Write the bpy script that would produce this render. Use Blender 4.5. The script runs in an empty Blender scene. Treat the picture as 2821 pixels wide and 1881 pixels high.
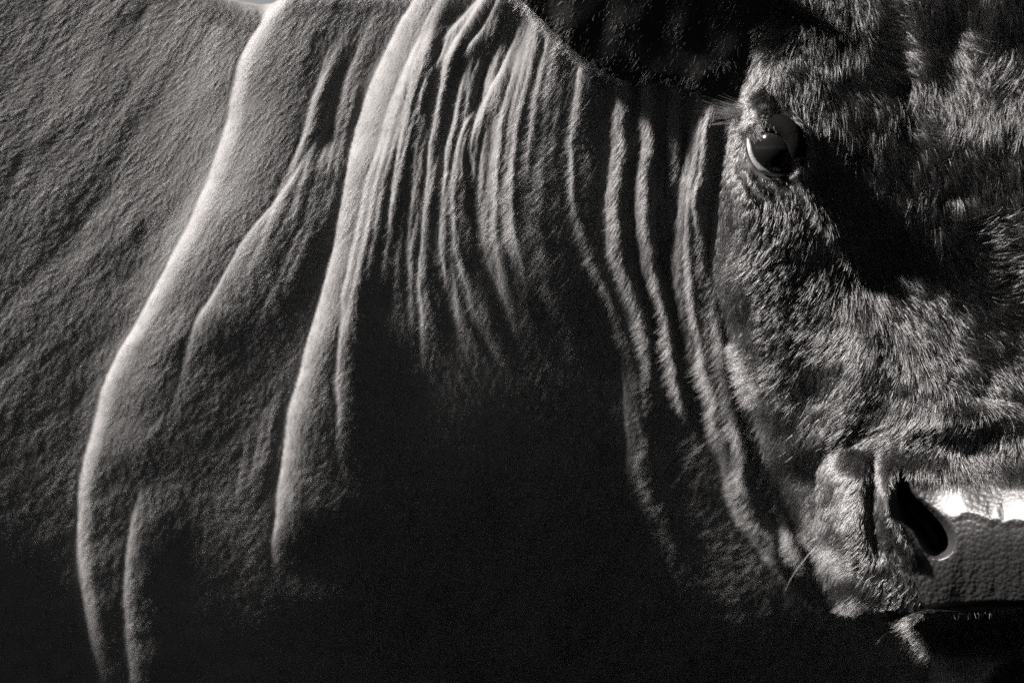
import bpy, math, os
import numpy as np
from mathutils import Vector

rng = np.random.default_rng(7)
scene = bpy.context.scene
COL = scene.collection

# ------------------------------------------------------------------ camera
S = 0.9 / 2352.0            # metres per design unit
DIST = 12.0
cam_d = bpy.data.cameras.new("camera")
cam = bpy.data.objects.new("camera", cam_d)
COL.objects.link(cam)
cam.location = (0.0, -DIST, 1.45)
cam.rotation_euler = (math.radians(90), 0, 0)
cam_d.sensor_width = 36.0
cam_d.lens = 36.0 * DIST / 0.9
cam_d.clip_end = 2000.0
cam_d.dof.use_dof = True
cam_d.dof.focus_distance = DIST - 0.09
cam_d.dof.aperture_fstop = 2.6
scene.camera = cam

# ------------------------------------------------------------------ light
SUN = Vector((-0.72, -0.26, 0.64)).normalized()     # direction towards the sun
world = bpy.data.worlds.new("World")
scene.world = world
world.use_nodes = True
wn = world.node_tree
wn.nodes.clear()
sky = wn.nodes.new("ShaderNodeTexSky")
sky.sky_type = 'NISHITA'
sky.sun_disc = False
sky.air_density = 0.05
sky.dust_density = 0.05
sky.sun_elevation = math.asin(SUN.z)
sky.sun_rotation = math.atan2(SUN.x, SUN.y)
bw = wn.nodes.new("ShaderNodeRGBToBW")             # black-and-white picture
bg = wn.nodes.new("ShaderNodeBackground")
bg.inputs["Strength"].default_value = 0.055
wo = wn.nodes.new("ShaderNodeOutputWorld")
wn.links.new(sky.outputs[0], bw.inputs[0])
wn.links.new(bw.outputs[0], bg.inputs[0])
wn.links.new(bg.outputs[0], wo.inputs[0])

sun_d = bpy.data.lights.new("sun", 'SUN')
sun_d.energy = 5.0
sun_d.angle = math.radians(5.0)
sun_d.color = (1.0, 0.945, 0.92)
sun = bpy.data.objects.new("sun", sun_d)
COL.objects.link(sun)
sun.location = (-3, -1, 5)
sun.rotation_euler = (-SUN).to_track_quat('-Z', 'Y').to_euler()

scene.view_settings.view_transform = 'Standard'
scene.view_settings.look = 'None'
scene.view_settings.gamma = 1.0
scene.view_settings.use_curve_mapping = False
scene.view_settings.exposure = 2.4

scene.cycles.use_denoising = False
scene.cycles.max_bounces = 4
scene.cycles.sample_clamp_indirect = 1.5
scene.cycles.diffuse_bounces = 2
scene.cycles.transmission_bounces = 3
QUICK = bool(os.environ.get("BULL_NOFUR"))

# ------------------------------------------------------------------ maths helpers
def W(px, py, h):
    """design units -> world metres (h is towards the viewer)"""
    return (np.asarray(px, float) - 1176) * S, -np.asarray(h, float) * S, (784 - np.asarray(py, float)) * S + 1.45

def sstep(t):
    t = np.clip(t, 0, 1)
    return t * t * (3 - 2 * t)

class TPS:
    def __init__(self, pts, reg=0.0):
        p = np.array(pts, float)
        self.c = p[:, :2] / 1000.0
        n = len(p)
        K = self._k(self.c, self.c) + reg * np.eye(n)
        P = np.hstack([np.ones((n, 1)), self.c])
        A = np.block([[K, P], [P.T, np.zeros((3, 3))]])
        self.w = np.linalg.solve(A, np.concatenate([p[:, 2], np.zeros(3)]))
    @staticmethod
    def _k(a, b):
        r2 = ((a[:, None, :] - b[None, :, :]) ** 2).sum(-1)
        return 0.5 * r2 * np.log(r2 + 1e-12)
    def __call__(self, x, y):
        q = np.stack([np.ravel(x), np.ravel(y)], 1) / 1000.0
        out = np.empty(len(q))
        for i in range(0, len(q), 60000):
            b = q[i:i + 60000]
            out[i:i + 60000] = self._k(b, self.c) @ self.w[:-3] + self.w[-3] + b @ self.w[-2:]
        return out.reshape(np.shape(x))

def catmull(pts, n=12):
    p = np.array(pts, float)
    p = np.vstack([2 * p[0] - p[1], p, 2 * p[-1] - p[-2]])
    out = []
    for i in range(1, len(p) - 2):
        t = np.linspace(0, 1, n, endpoint=False)[:, None]
        a, b, c, d = p[i - 1], p[i], p[i + 1], p[i + 2]
        out.append(0.5 * (2 * b + (c - a) * t + (2 * a - 5 * b + 4 * c - d) * t * t + (3 * b - a - 3 * c + d) * t ** 3))
    out.append(p[-2:-1])
    return np.vstack(out)

def poly_sdf(poly, x, y, reach=400.0):
    """signed distance to a closed polygon, positive inside"""
    poly = np.array(poly, float)
    q = np.stack([np.ravel(x), np.ravel(y)], 1)
    d2 = np.full(len(q), 1e12)
    ins = np.zeros(len(q), bool)
    n = len(poly)
    for i in range(n):
        a, b = poly[i], poly[(i + 1) % n]
        e = b - a
        w = q - a
        t = np.clip((w @ e) / (e @ e + 1e-9), 0, 1)
        dd = ((w - t[:, None] * e) ** 2).sum(1)
        d2 = np.minimum(d2, dd)
        c1 = (a[1] <= q[:, 1]) != (b[1] <= q[:, 1])
        with np.errstate(divide='ignore', invalid='ignore'):
            xi = a[0] + (q[:, 1] - a[1]) * e[0] / (e[1] if e[1] != 0 else 1e-9)
        ins ^= c1 & (q[:, 0] < xi)
    d = np.sqrt(d2)
    return np.where(ins, d, -d).reshape(np.shape(x))

_tab = rng.random((256, 256))
def vnoise(u, v):
    """periodic value noise in [-1, 1]"""
    iu, iv = np.floor(u).astype(int), np.floor(v).astype(int)
    fu, fv = u - iu, v - iv
    fu = fu * fu * (3 - 2 * fu); fv = fv * fv * (3 - 2 * fv)
    a = _tab[iu & 255, iv & 255]; b = _tab[(iu + 1) & 255, iv & 255]
    c = _tab[iu & 255, (iv + 1) & 255]; d = _tab[(iu + 1) & 255, (iv + 1) & 255]
    return 2 * (a * (1 - fu) * (1 - fv) + b * fu * (1 - fv) + c * (1 - fu) * fv + d * fu * fv) - 1

# ------------------------------------------------------------------ the bull's form
XM = 2440.0                 # the head's own plane of symmetry

_NY = [-350, 0, 300, 500, 700, 900, 1100, 1350, 1568, 2000]
_NECK_ROWS = {
    -1400: [-260, -120, -40, -30, -60, -130, -230, -380, -520, -900],
    -600: [-220, -70, -15, -5, -35, -100, -185, -310, -430, -800],
    0: [-200, -40, -5, 0, -30, -80, -150, -290, -440, -760],
    250: [-200, -40, -5, 5, -5, -38, -112, -255, -420, -740],
    480: [-200, -45, 0, 12, 8, 0, -62, -205, -390, -700],
    700: [-210, -50, -6, -2, -2, -10, -62, -205, -390, -700],
    900: [-180, -55, -22, -20, -40, -90, -165, -320, -470, -760],
    1120: [-120, -30, 0, -20, -80, -185, -290, -430, -550, -820],
    1300: [-120, -60, -45, -65, -115, -195, -270, -390, -510, -800],
    1480: [-140, -105, -105, -110, -130, -180, -245, -360, -490, -780],
    1620: [-140, -70, -60, -55, -60, -90, -150, -290, -450, -760],
    1780: [-130, -40, -30, -25, -30, -60, -130, -290, -460, -760],
    2100: [-120, -80, -80, -80, -90, -120, -200, -350, -490, -760],
    2440: [-120, -80, -80, -80, -90, -120, -200, -350, -490, -760],
}
NECK = TPS([(x, y, v) for x, vs in _NECK_ROWS.items() for y, v in zip(_NY, vs)])

# face, before its own folds are added
_MUZZLE_SET = 225.0         # how far the muzzle sits back
HEAD = TPS([(x, y, v - _MUZZLE_SET * float(sstep(np.array((y - 640) / 330.0)))) for x, y, v in [
    (1650, 100, 0), (1690, 300, 20), (1660, 480, 0), (1685, 600, 20), (1690, 760, 30), (1730, 480, 60), (1735, 620, 62), (1735, 760, 70), (1760, 900, 85),
    (1790, 480, 66), (1800, 600, 50), (1808, 700, 46), (1870, 500, 74), (1870, 600, 42), (1880, 680, 44), (1840, 830, 92), (1870, 770, 78), (1840, 920, 122), (1790, 1000, 105), (1830, 1100, 112),
    (1870, 1000, 158), (1850, 1180, 112), (1960, 690, 92), (1990, 740, 165), (1930, 800, 140), (1970, 850, 192), (1930, 960, 225), (1980, 1040, 280), (1900, 1060, 215), (1900, 1200, 240), (1930, 1320, 250),
    (1990, 1150, 305), (2040, 1250, 325), (2100, 1000, 310), (2200, 1060, 318), (2100, 1110, 312), (2250, 1098, 338), (2250, 1185, 385), (2250, 1280, 380), (2250, 1385, 352),
    (2100, 1380, 322), (2000, 1380, 285), (2440, 1090, 440), (2440, 1185, 488), (2440, 1290, 456), (2440, 1385, 416),
    (2150, 940, 290), (2300, 950, 297), (2440, 950, 300), (2200, 880, 252), (2350, 850, 258),
    (2100, 780, 206), (2250, 760, 214), (2440, 760, 222), (2060, 860, 232), (2150, 700, 175), (2000, 600, 66), (2080, 600, 84), (2060, 680, 120), (2200, 600, 122), (2350, 620, 165), (2440, 600, 172),
    (1850, 420, 112), (1920, 450, 118), (1950, 540, 72), (2050, 480, 130), (2200, 480, 164), (2350, 480, 194), (2440, 480, 200),
    (1830, 290, 165), (1900, 330, 166), (2000, 340, 170), (2100, 320, 180), (2200, 310, 200), (2300, 320, 218), (2440, 320, 222),
    (1760, 220, 90), (1800, 200, 145), (1880, 200, 178), (2000, 180, 184), (2150, 160, 190), (2300, 150, 200), (2440, 150, 204),
    (1740, 60, 60), (1790, 60, 105), (1900, 40, 150), (2100, 0, 163), (2300, 0, 168), (2440, 0, 170),
    (1800, -300, -60), (2100, -300, 20), (2440, -300, 60),
]])

HEAD_POLY = catmull([(1720, -300), (1730, -100), (1725, 20), (1738, 90), (1720, 160), (1690, 260), (1664, 380), (1650, 500), (1648, 600), (1664, 680), (1686, 762), (1702, 814), (1719, 874), (1757, 963),
             (1776, 1048), (1798, 1116), (1827, 1176), (1862, 1228), (1884, 1262), (1891, 1300), (1904, 1340), (1935, 1388), (1990, 1404), (2040, 1402)], 5).tolist() + \
            [(2090, 1400), (2165, 1397), (2252, 1391), (XM, 1388), (XM + 300, 1388), (XM + 300, -300)]
MUZ_POLY = catmull([(1975, 990), (1925, 1018), (1894, 1056), (1888, 1091), (1886, 1150), (1883, 1218), (1891, 1286), (1904, 1340), (1935, 1388), (1990, 1404), (2040, 1402)], 5).tolist() + \
            [(2090, 1400), (2165, 1397), (2252, 1391), (XM, 1388), (XM + 300, 1388), (XM + 300, 900), (2440, 900), (2200, 930), (2050, 960)]
CHIN_POLY = catmull([(2090, 1380), (2040, 1410), (2044, 1420), (2066, 1450), (2093, 1472), (2108, 1500), (2137, 1516), (2160, 1508), (2230, 1504), (2300, 1502), (XM, 1500)], 5).tolist() + \
            [(XM + 300, 1500), (XM + 300, 1340), (2100, 1340)]
NOSTRIL = catmull([(2062, 1068), (2053, 1123), (2066, 1185), (2097, 1220), (2123, 1264), (2150, 1275), (2176, 1260), (2181, 1229), (2163, 1194), (2123, 1158), (2088, 1127), (2075, 1079), (2062, 1068)], 5)
PAD_POLY = catmull([(2074, 1078), (2115, 1090), (2185, 1092), (2300, 1096), (XM, 1096)], 4).tolist() + [(2 * XM - 2300, 1096), (2 * XM - 2300, 1386)] + \
           catmull([(XM, 1386), (2252, 1388), (2163, 1394), (2104, 1396), (2108, 1375), (2093, 1317), (2097, 1280), (2084, 1256), (2066, 1200), (2050, 1130), (2060, 1070)], 4).tolist()

# folds: (path of left edges, amplitude, rise width, fall width [, taper_top, taper_bottom])
FOLDS = [
    # shoulder ridge
    ([(660, -80), (612, 30), (575, 90), (548, 150), (535, 220), (505, 330), (470, 430), (438, 508), (408, 562), (379, 612), (350, 666), (308, 745), (275, 794), (246, 859), (222, 924), (206, 990), (190, 1045), (177, 1115), (171, 1208), (170, 1290), (178, 1360), (187, 1420), (198, 1536), (206, 1660)], 25, 38, 330, 0, 60),
    ([(630, -60), (540, 110), (500, 230), (440, 380), (370, 500), (300, 640), (240, 760), (180, 880), (140, 1000), (100, 1150), (80, 1400)], 15, 170, 520, 60, 900),
    ([(720, 300), (690, 371), (636, 453), (588, 512), (548, 565), (512, 630), (474, 696), (443, 745), (420, 830), (390, 940), (370, 1040)], 12, 60, 220, 90, 420),
    ([(320, 1080), (288, 1241), (279, 1326), (277, 1382), (282, 1480), (290, 1620)], 9, 30, 120, 180, 60),
    # great neck fold and the lesser ones in front of it
    ([(1000, -90), (952, 0), (907, 75), (868, 157), (838, 235), (819, 294), (806, 350), (794, 408), (776, 490), (764, 564), (745, 639), (731, 698), (716, 750), (697, 810), (686, 862), (662, 950), (650, 1030), (638, 1115), (625, 1232), (618, 1330)], 34, 52, 270, 0, 200),
    ([(1060, -90), (990, 30), (965, 85), (945, 120), (930, 165), (922, 205), (915, 255), (905, 340)], 6.2, 16.1, 50, 0, 140),
    ([(980, 60), (930, 150), (908, 215), (887, 271), (872, 330), (858, 370), (842, 419), (824, 494), (811, 557), (795, 627), (784, 676), (785, 743), (776, 799), (772, 873), (774, 1000), (784, 1110)], 9.3, 20.7, 75, 140, 260),
    ([(1010, 20), (966, 108), (946, 163), (938, 210), (926, 280), (917, 333), (905, 408), (893, 482), (886, 549), (874, 630), (866, 720)], 8.7, 18.4, 62.5, 140, 160),
    ([(1140, -60), (1070, 30), (1030, 75), (1012, 122), (985, 160), (967, 215), (957, 280), (950, 333), (945, 427), (935, 520), (932, 601), (933, 720)], 8.1, 14.95, 57.5, 60, 180),
    ([(1160, -90), (1090, 20), (1056, 75), (1020, 140), (1010, 195), (997, 262), (986, 333), (976, 427), (969, 501), (964, 594), (960, 661), (964, 720), (966, 800), (977, 900)], 12.4, 18.4, 68.75, 60, 300),
    ([(1175, -70), (1115, 50), (1072, 110), (1062, 163), (1048, 230), (1038, 281), (1026, 333), (1015, 419), (1010, 501), (1010, 549), (1017, 613), (1026, 670), (1048, 745), (1080, 850)], 12.4, 20.7, 52.5, 60, 260),
    ([(1190, -40), (1150, 75), (1118, 170), (1088, 248), (1062, 290), (1047, 340), (1034, 419), (1036, 501), (1044, 570), (1067, 655), (1086, 715), (1116, 775), (1150, 860)], 10.5, 17.25, 42.5, 120, 260),
    ([(1098, 230), (1066, 333), (1056, 427), (1062, 508), (1078, 600)], 8.1, 14.95, 32.5, 100, 90),
    ([(1245, -120), (1200, 20), (1184, 70), (1162, 130), (1128, 200), (1102, 255), (1086, 300), (1080, 350), (1081, 408), (1090, 464), (1099, 538), (1114, 592), (1141, 655), (1185, 760), (1215, 830)], 27.2, 71.3, 212.5, 0, 260),
    ([(1160, 200), (1131, 371), (1128, 430), (1136, 520)], 5.0, 18.4, 50, 120, 80),
    ([(1190, 270), (1160, 420), (1168, 520), (1190, 600), (1225, 700)], 4.3, 17.25, 45, 120, 140),
    ([(1235, 300), (1215, 480), (1228, 570), (1262, 680), (1300, 780), (1340, 900)], 5.6, 17.25, 57.5, 160, 260),
    ([(1280, 350), (1265, 520), (1290, 620), (1330, 720), (1370, 850)], 5.0, 17.25, 50, 160, 240),
    # jaw folds
    ([(1345, 60), (1318, 200), (1309, 280), (1308, 400), (1312, 500), (1330, 560), (1340, 590), (1370, 655), (1400, 730), (1425, 830), (1436, 950), (1450, 1112), (1478, 1170), (1520, 1290), (1580, 1460), (1610, 1600)], 11, 34, 60, 100, 800),
    ([(1416, 120), (1405, 260), (1402, 330), (1394, 410), (1390, 512), (1398, 590), (1421, 660), (1447, 725), (1466, 790), (1478, 880), (1490, 1000)], 20, 24, 36, 40, 300),
    ([(1462, 120), (1468, 260), (1470, 330), (1458, 395), (1458, 512), (1466, 560), (1470, 610), (1484, 670), (1497, 722), (1510, 790), (1522, 855), (1534, 900), (1560, 980)], 27, 24, 30, 40, 140),
    ([(1526, 120), (1531, 260), (1530, 330), (1530, 400), (1526, 500)], 22, 24, 26, 40, 160),
    ([(1608, 120), (1593, 240), (1579, 310), (1566, 392), (1553, 490), (1546, 560), (1541, 620), (1549, 695), (1565, 767), (1584, 835), (1606, 886), (1626, 972), (1659, 1057), (1674, 1140), (1690, 1190), (1725, 1227), (1781, 1299), (1823, 1337), (1860, 1370)], 30, 26, 90, 20, 120),
    ([(1640, 190), (1612, 320), (1604, 380), (1590, 470), (1596, 560), (1606, 640), (1618, 760), (1640, 880)], 14, 12, 26, 80, 140),
    ([(1620, 230), (1594, 340), (1578, 450), (1570, 560), (1576, 660), (1592, 760), (1622, 880), (1650, 980)], 10, 11, 24, 80, 140),
    ([(1666, 230), (1655, 350), (1646, 430), (1630, 512), (1628, 600), (1632, 680), (1640, 760), (1660, 880), (1690, 1057), (1712, 1160)], 22, 13, 30, 60, 200),
    ([(1684, 250), (1677, 350), (1668, 440), (1655, 520), (1650, 600), (1652, 680)], 14, 10, 22, 40, 80),
    ([(1665, 760), (1690, 900), (1708, 945), (1730, 1005), (1748, 1075), (1775, 1160), (1800, 1240), (1827, 1299), (1850, 1340)], 22, 22, 40, 140, 80),
]
# fine parallel creases on both sides of the great neck fold
for k in range(6):
    o = 14 + k * 23 + rng.normal(0, 5)
    ya, yb = rng.uniform(-20, 260), rng.uniform(480, 860)
    tr = np.array([(905, -20), (846, 130), (800, 330), (756, 490), (704, 620), (652, 760), (600, 900)], float)
    yy = np.linspace(ya, yb, 6)
    FOLDS.append(([(np.interp(y, tr[:, 1], tr[:, 0]) - o * (0.7 + 0.5 * i / 5) + rng.normal(0, 4), y) for i, y in enumerate(yy)],
                  rng.uniform(1.8, 4.0), rng.uniform(9, 16), rng.uniform(30, 50), 160, 200))
for k in range(4):
    o = k * 27 + rng.normal(0, 6)
    FOLDS.append(([(676 - o, 850 + 25 * k), (656 - o, 960 + 8 * k), (634 - o, 1050 + 10 * k), (610 - o, 1150 + 20 * k)], rng.uniform(1.2, 2.4), 14, 40, 120, 160))

_GA = np.array([(1010, -80), (940, 110), (900, 250), (860, 400), (815, 550), (785, 700), (775, 900), (790, 1000)], float)
_GB = np.array([(1370, -80), (1340, 110), (1315, 250), (1300, 400), (1330, 550), (1400, 700), (1460, 900), (1490, 1000)], float)
for k in range(25):
    tt = (k + 0.5 + rng.normal(0, 0.2)) / 25.0
    ya, yb = rng.uniform(-70, 120), rng.uniform(640, 960)
    yy = np.linspace(ya, yb, 7)
    xa, xb = np.interp(yy, _GA[:, 1], _GA[:, 0]), np.interp(yy, _GB[:, 1], _GB[:, 0])
    FOLDS.append(([(u * (1 - tt) + v * tt + rng.normal(0, 3), y) for u, v, y in zip(xa, xb, yy)], rng.uniform(2.6, 5.6), rng.uniform(8, 13), rng.uniform(20, 36), 150, 320))

def fold_height(px, py, min_fall=0):
    h = np.zeros_like(px)
    wob = 3.0 * vnoise(px / 90.0, py / 60.0 + 7.3) + 0.8 * vnoise(px / 16.0, py / 22.0) + 0.5 * vnoise(px / 7.0, py / 8.0 + 40)
    for path, amp, wl, wr, t0, t1 in FOLDS:
        if wr < min_fall:
            continue
        if t0 == 0:                      # runs on above the picture and fades out there
            q0, q1 = path[0], path[1]
            k0 = (q0[0] - q1[0]) / (q1[1] - q0[1])
            path = [(q0[0] + 190 * k0, q0[1] - 190)] + list(path)
            t0 = 170
        c = catmull(path, 10)
        ys = c[:, 1]; xs = c[:, 0]
        o = np.argsort(ys)
        xs, ys = xs[o], ys[o]
        y0, y1 = ys[0], ys[-1]
        m = (py >= y0) & (py <= y1)
        m &= (px > xs.min() - 40) & (px < xs.max() + wl + wr + 40)
        if not m.any():
            continue
        X, Y = px[m], py[m]
        xc = np.interp(Y, ys, xs)
        sl = (np.interp(Y + 70, ys, xs) - np.interp(Y - 70, ys, xs)) / (np.minimum(Y + 70, ys[-1]) - np.maximum(Y - 70, ys[0]))
        d = (X - xc + wob[m]) / np.sqrt(1 + sl * sl)
        vary = 1 + 0.08 * vnoise(Y / 90.0 + amp * 3.1, np.full_like(Y, xs[0] * 0.37))
        t = np.clip(d / wl, 0, 1)
        up = sstep(t) if wl >= 100 else np.sqrt(np.maximum(0, 1 - (1 - t) ** 2)) * sstep(d / 6.0 + 0.5)
        rise = np.where(d < wl, up, 0.5 * (1 + np.cos(np.pi * np.clip((d - wl) / wr, 0, 1))))
        tap = np.ones_like(Y)
        if t0: tap *= sstep((Y - y0) / t0)
        if t1: tap *= sstep((y1 - Y) / t1)
        h[m] += amp * vary * tap * rise
    return h

def gauss(px, py, x, y, sx, sy, ang=0.0):
    c, s = math.cos(math.radians(ang)), math.sin(math.radians(ang))
    u = (px - x) * c + (py - y) * s
    v = -(px - x) * s + (py - y) * c
    return np.exp(-(u / sx) ** 2 - (v / sy) ** 2)

def line_d(px, py, pts):
    """distance to an open polyline, side (+ right of travel) and parameter 0..1"""
    pts = np.array(pts, float)
    best = np.full(px.shape, 1e9); sd = np.zeros(px.shape); par = np.zeros(px.shape)
    L = np.concatenate([[0], np.cumsum(np.hypot(*np.diff(pts, axis=0).T))])
    for i in range(len(pts) - 1):
        a, e = pts[i], pts[i + 1] - pts[i]
        wx, wy = px - a[0], py - a[1]
        t = np.clip((wx * e[0] + wy * e[1]) / (e @ e), 0, 1)
        d = np.hypot(wx - t * e[0], wy - t * e[1])
        m = d < best
        best = np.where(m, d, best)
        sd = np.where(m, np.sign(-(e[0] * wy - e[1] * wx)), sd)
        par = np.where(m, (L[i] + t * math.sqrt(e @ e)) / L[-1], par)
    return best, sd, par

TEAR = catmull([(1800, 372), (1818, 400), (1842, 445), (1880, 505), (1930, 570), (1985, 628), (2010, 655)], 6)

def head_detail(px, py):
    h = np.zeros_like(px)
    # tear crease: lit left flank, sharp drop on its right
    d, sd, t = line_d(px, py, TEAR)
    tp = sstep(t / 0.08) * sstep((1 - t) / 0.35)
    sgn = -sd * d            # negative: left / below the line
    h += tp * np.where(sgn < 0, 24 * np.exp(-(d / 26) ** 2), 24 * np.exp(-(d / 9) ** 2))
    # brow bulge hanging over the eye
    h += 40 * gauss(px, py, 1752, 252, 60, 30, 8)
    h += 18 * gauss(px, py, 1865, 310, 60, 60)
    # upper lid: overhangs the eye and closes round its inner corner
    d, sd, t = line_d(px, py, catmull([(1694, 296), (1730, 282), (1770, 276), (1812, 286), (1838, 330), (1840, 392)], 6))
    h += 30 * np.exp(-(d / 15) ** 2) * sstep(t / 0.2)
    h -= 26 * gauss(px, py, 1795, 285, 12, 60, -16)
    # eye socket
    e = gauss(px, py, 1772, 346, 54, 54)
    h -= 70 * e
    # lower lid rims
    for pts, a, w in (([(1708, 300), (1711, 340), (1722, 372), (1742, 400), (1776, 414), (1816, 408)], 16, 9),
                      ([(1712, 380), (1726, 412), (1748, 432), (1768, 440)], 13, 8),
                      ([(1700, 400), (1710, 440), (1730, 470)], 9, 9)):
        d, sd, t = line_d(px, py, catmull(pts, 6))
        h += a * np.exp(-(d / w) ** 2) * sstep(t / 0.15) * sstep((1 - t) / 0.2)
    # wrinkle over the nose
    d, sd, t = line_d(px, py, catmull([(2010, 1010), (2080, 985), (2150, 962), (2220, 945), (2300, 940), (2440, 948)], 6))
    h += 15 * np.exp(-(d / 34) ** 2) * sstep(t / 0.2)
    d, sd, t = line_d(px, py, catmull([(2140, 930), (2200, 915), (2260, 908), (2330, 918), (2440, 922)], 6))
    h -= 8 * np.exp(-(d / 16) ** 2) * sstep(t / 0.4)
    d, sd, t = line_d(px, py, catmull([(2150, 1036), (2200, 1030), (2250, 1022), (2320, 1022), (2440, 1028)], 6))
    h -= 15 * np.exp(-(d / 34) ** 2) * sstep(t / 0.3)
    # nostril wing and the groove outside it
    d, sd, t = line_d(px, py, catmull([(2040, 1010), (2010, 1060), (2000, 1120), (1998, 1190), (2010, 1250), (2030, 1310)], 6))
    h -= 26 * np.exp(-(d / 16) ** 2) * sstep(t / 0.25) * sstep((1 - t) / 0.3)
    d, sd, t = line_d(px, py, catmull([(2035, 1080), (2030, 1130), (2036, 1180), (2058, 1220), (2090, 1268), (2102, 1310)], 6))
    h += 26 * np.exp(-(d / 17) ** 2) * sstep(t / 0.2) * sstep((1 - t) / 0.2)
    d = poly_sdf(NOSTRIL, px, py)
    h -= 170 * sstep((d + 6) / 34)
    # bridge of the nose and cheek
    h += 14 * gauss(px, py, 1990, 780, 36, 110, 14)
    h += 30 * gauss(px, py, 1925, 965, 46, 130, 22)
    h -= 14 * gauss(px, py, 2080, 590, 90, 60, 25)
    # forehead tufts
    h += 9 * gauss(px, py, 2110, 160, 30, 120, -14)
    h -= 10 * gauss(px, py, 2060, 200, 30, 110, -10)
    h += 22 * gauss(px, py, 2240, 270, 90, 70)
    h -= 13 * gauss(px, py, 2190, 60, 34, 60)
    h -= 12 * gauss(px, py, 2290, 90, 50, 60, 30)
    h -= 10 * gauss(px, py, 2180, 430, 40, 22)
    return h

def chest_detail(px, py):
    # bright edge of the dewlap under the chin: rises slowly from the left, drops at the right
    d, sd, t = line_d(px, py, catmull([(2330, 1440), (2291, 1507), (2247, 1568), (2180, 1660), (2120, 1760)], 6))
    left = sd < 0
    return np.where(left, 480 * sstep(1 - d / 120), 480 * sstep(1 - d / 50)) * sstep((px - 2140) / 70) * sstep((py - 1380) / 60)

class Relief:
    """Smooth relief on a lattice, least-squares fitted: its slope along (ax, ay) follows a table of
    wanted brightness (light and shade put into the shape), while its overall form follows a rough model."""
    def __init__(self, xs, ys, slope, model, ax, ay, w_model, w_smooth):
        self.x0, self.y0, self.d = xs[0], ys[0], xs[1] - xs[0]
        XX, YY = np.meshgrid(xs, ys)
        sl = slope(XX, YY)[1:-1, 1:-1]; mo = model(XX, YY); wm = w_model(XX, YY)
        ca, cb, cs = ax / (2 * self.d), ay / (2 * self.d), w_smooth / self.d
        def fwd(h):
            g = ca * (h[1:-1, 2:] - h[1:-1, :-2]) + cb * (h[2:, 1:-1] - h[:-2, 1:-1])
            l = cs * (h[1:-1, 2:] + h[1:-1, :-2] + h[2:, 1:-1] + h[:-2, 1:-1] - 4 * h[1:-1, 1:-1])
            return g, l, wm * h
        def adj(g, l, a):
            o = wm * a
            o[1:-1, 2:] += ca * g + cs * l; o[1:-1, :-2] += -ca * g + cs * l
            o[2:, 1:-1] += cb * g + cs * l; o[:-2, 1:-1] += -cb * g + cs * l
            o[1:-1, 1:-1] += -4 * cs * l
            return o
        h = mo.astype(float).copy()                      # conjugate gradients on the normal equations
        r = adj(sl, 0 * sl, wm * mo) - adj(*fwd(h))
        p = r.copy(); rr = (r * r).sum()
        for _ in range(3000):
            q = adj(*fwd(p))
            al = rr / ((p * q).sum() + 1e-30)
            h += al * p; r -= al * q
            r2 = (r * r).sum()
            if r2 < 1e-16: break
            p = r + (r2 / rr) * p; rr = r2
        self.g = h
    def __call__(self, x, y):
        ny, nx = self.g.shape
        u = np.clip((x - self.x0) / self.d, 0, nx - 1.001); v = np.clip((y - self.y0) / self.d, 0, ny - 1.001)
        i, j = u.astype(int), v.astype(int)
        fu, fv = u - i, v - j
        def wts(t):
            return ((1 - t) ** 3 / 6, (3 * t ** 3 - 6 * t ** 2 + 4) / 6, (-3 * t ** 3 + 3 * t ** 2 + 3 * t + 1) / 6, t ** 3 / 6)
        wu, wv = wts(fu), wts(fv)
        out = np.zeros(np.shape(x))
        for b_ in range(4):
            jj = np.clip(j + b_ - 1, 0, ny - 1)
            for a_ in range(4):
                out += wu[a_] * wv[b_] * self.g[jj, np.clip(i + a_ - 1, 0, nx - 1)]
        return out

def table(xs, ys, rows):
    T = np.array(rows, float)
    def f(x, y):
        u = np.interp(x, xs, np.arange(len(xs))); v = np.interp(y, ys, np.arange(len(ys)))
        i = np.minimum(u.astype(int), len(xs) - 2); j = np.minimum(v.astype(int), len(ys) - 2)
        a, b = u - i, v - j
        return T[j, i] * (1 - a) * (1 - b) + T[j, i + 1] * a * (1 - b) + T[j + 1, i] * (1 - a) * b + T[j + 1, i + 1] * a * b
    return f

# wanted brightness of flank and neck; the shape is bent to give it
_tone_neck = table([0, 150, 300, 450, 600, 750, 900, 1050, 1200, 1350, 1500, 1650],
                   [0, 150, 300, 450, 600, 750, 900, 1050, 1200, 1350, 1500], [
    [80, 86, 96, 110, 94, 84, 115, 130, 115, 50, 36, 36],
    [84, 86, 92, 116, 88, 80, 150, 132, 124, 52, 36, 36],
    [80, 80, 88, 120, 90, 80, 150, 130, 104, 46, 36, 36],
    [76, 74, 86, 122, 92, 80, 138, 120, 80, 40, 34, 34],
    [70, 70, 95, 104, 92, 82, 112, 94, 50, 28, 28, 30],
    [60, 64, 98, 88, 82, 78, 80, 58, 38, 30, 34, 34],
    [48, 54, 92, 74, 68, 66, 40, 26, 18, 20, 34, 36],
    [36, 48, 84, 66, 58, 62, 26, 14, 12, 14, 36, 40],
    [26, 40, 70, 54, 46, 48, 14, 8, 8, 10, 36, 42],
    [14, 26, 46, 36, 26, 16, 6, 8, 8, 8, 26, 32],
    [4, 10, 24, 16, 8, 4, 4, 4, 4, 4, 8, 8]])
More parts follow.
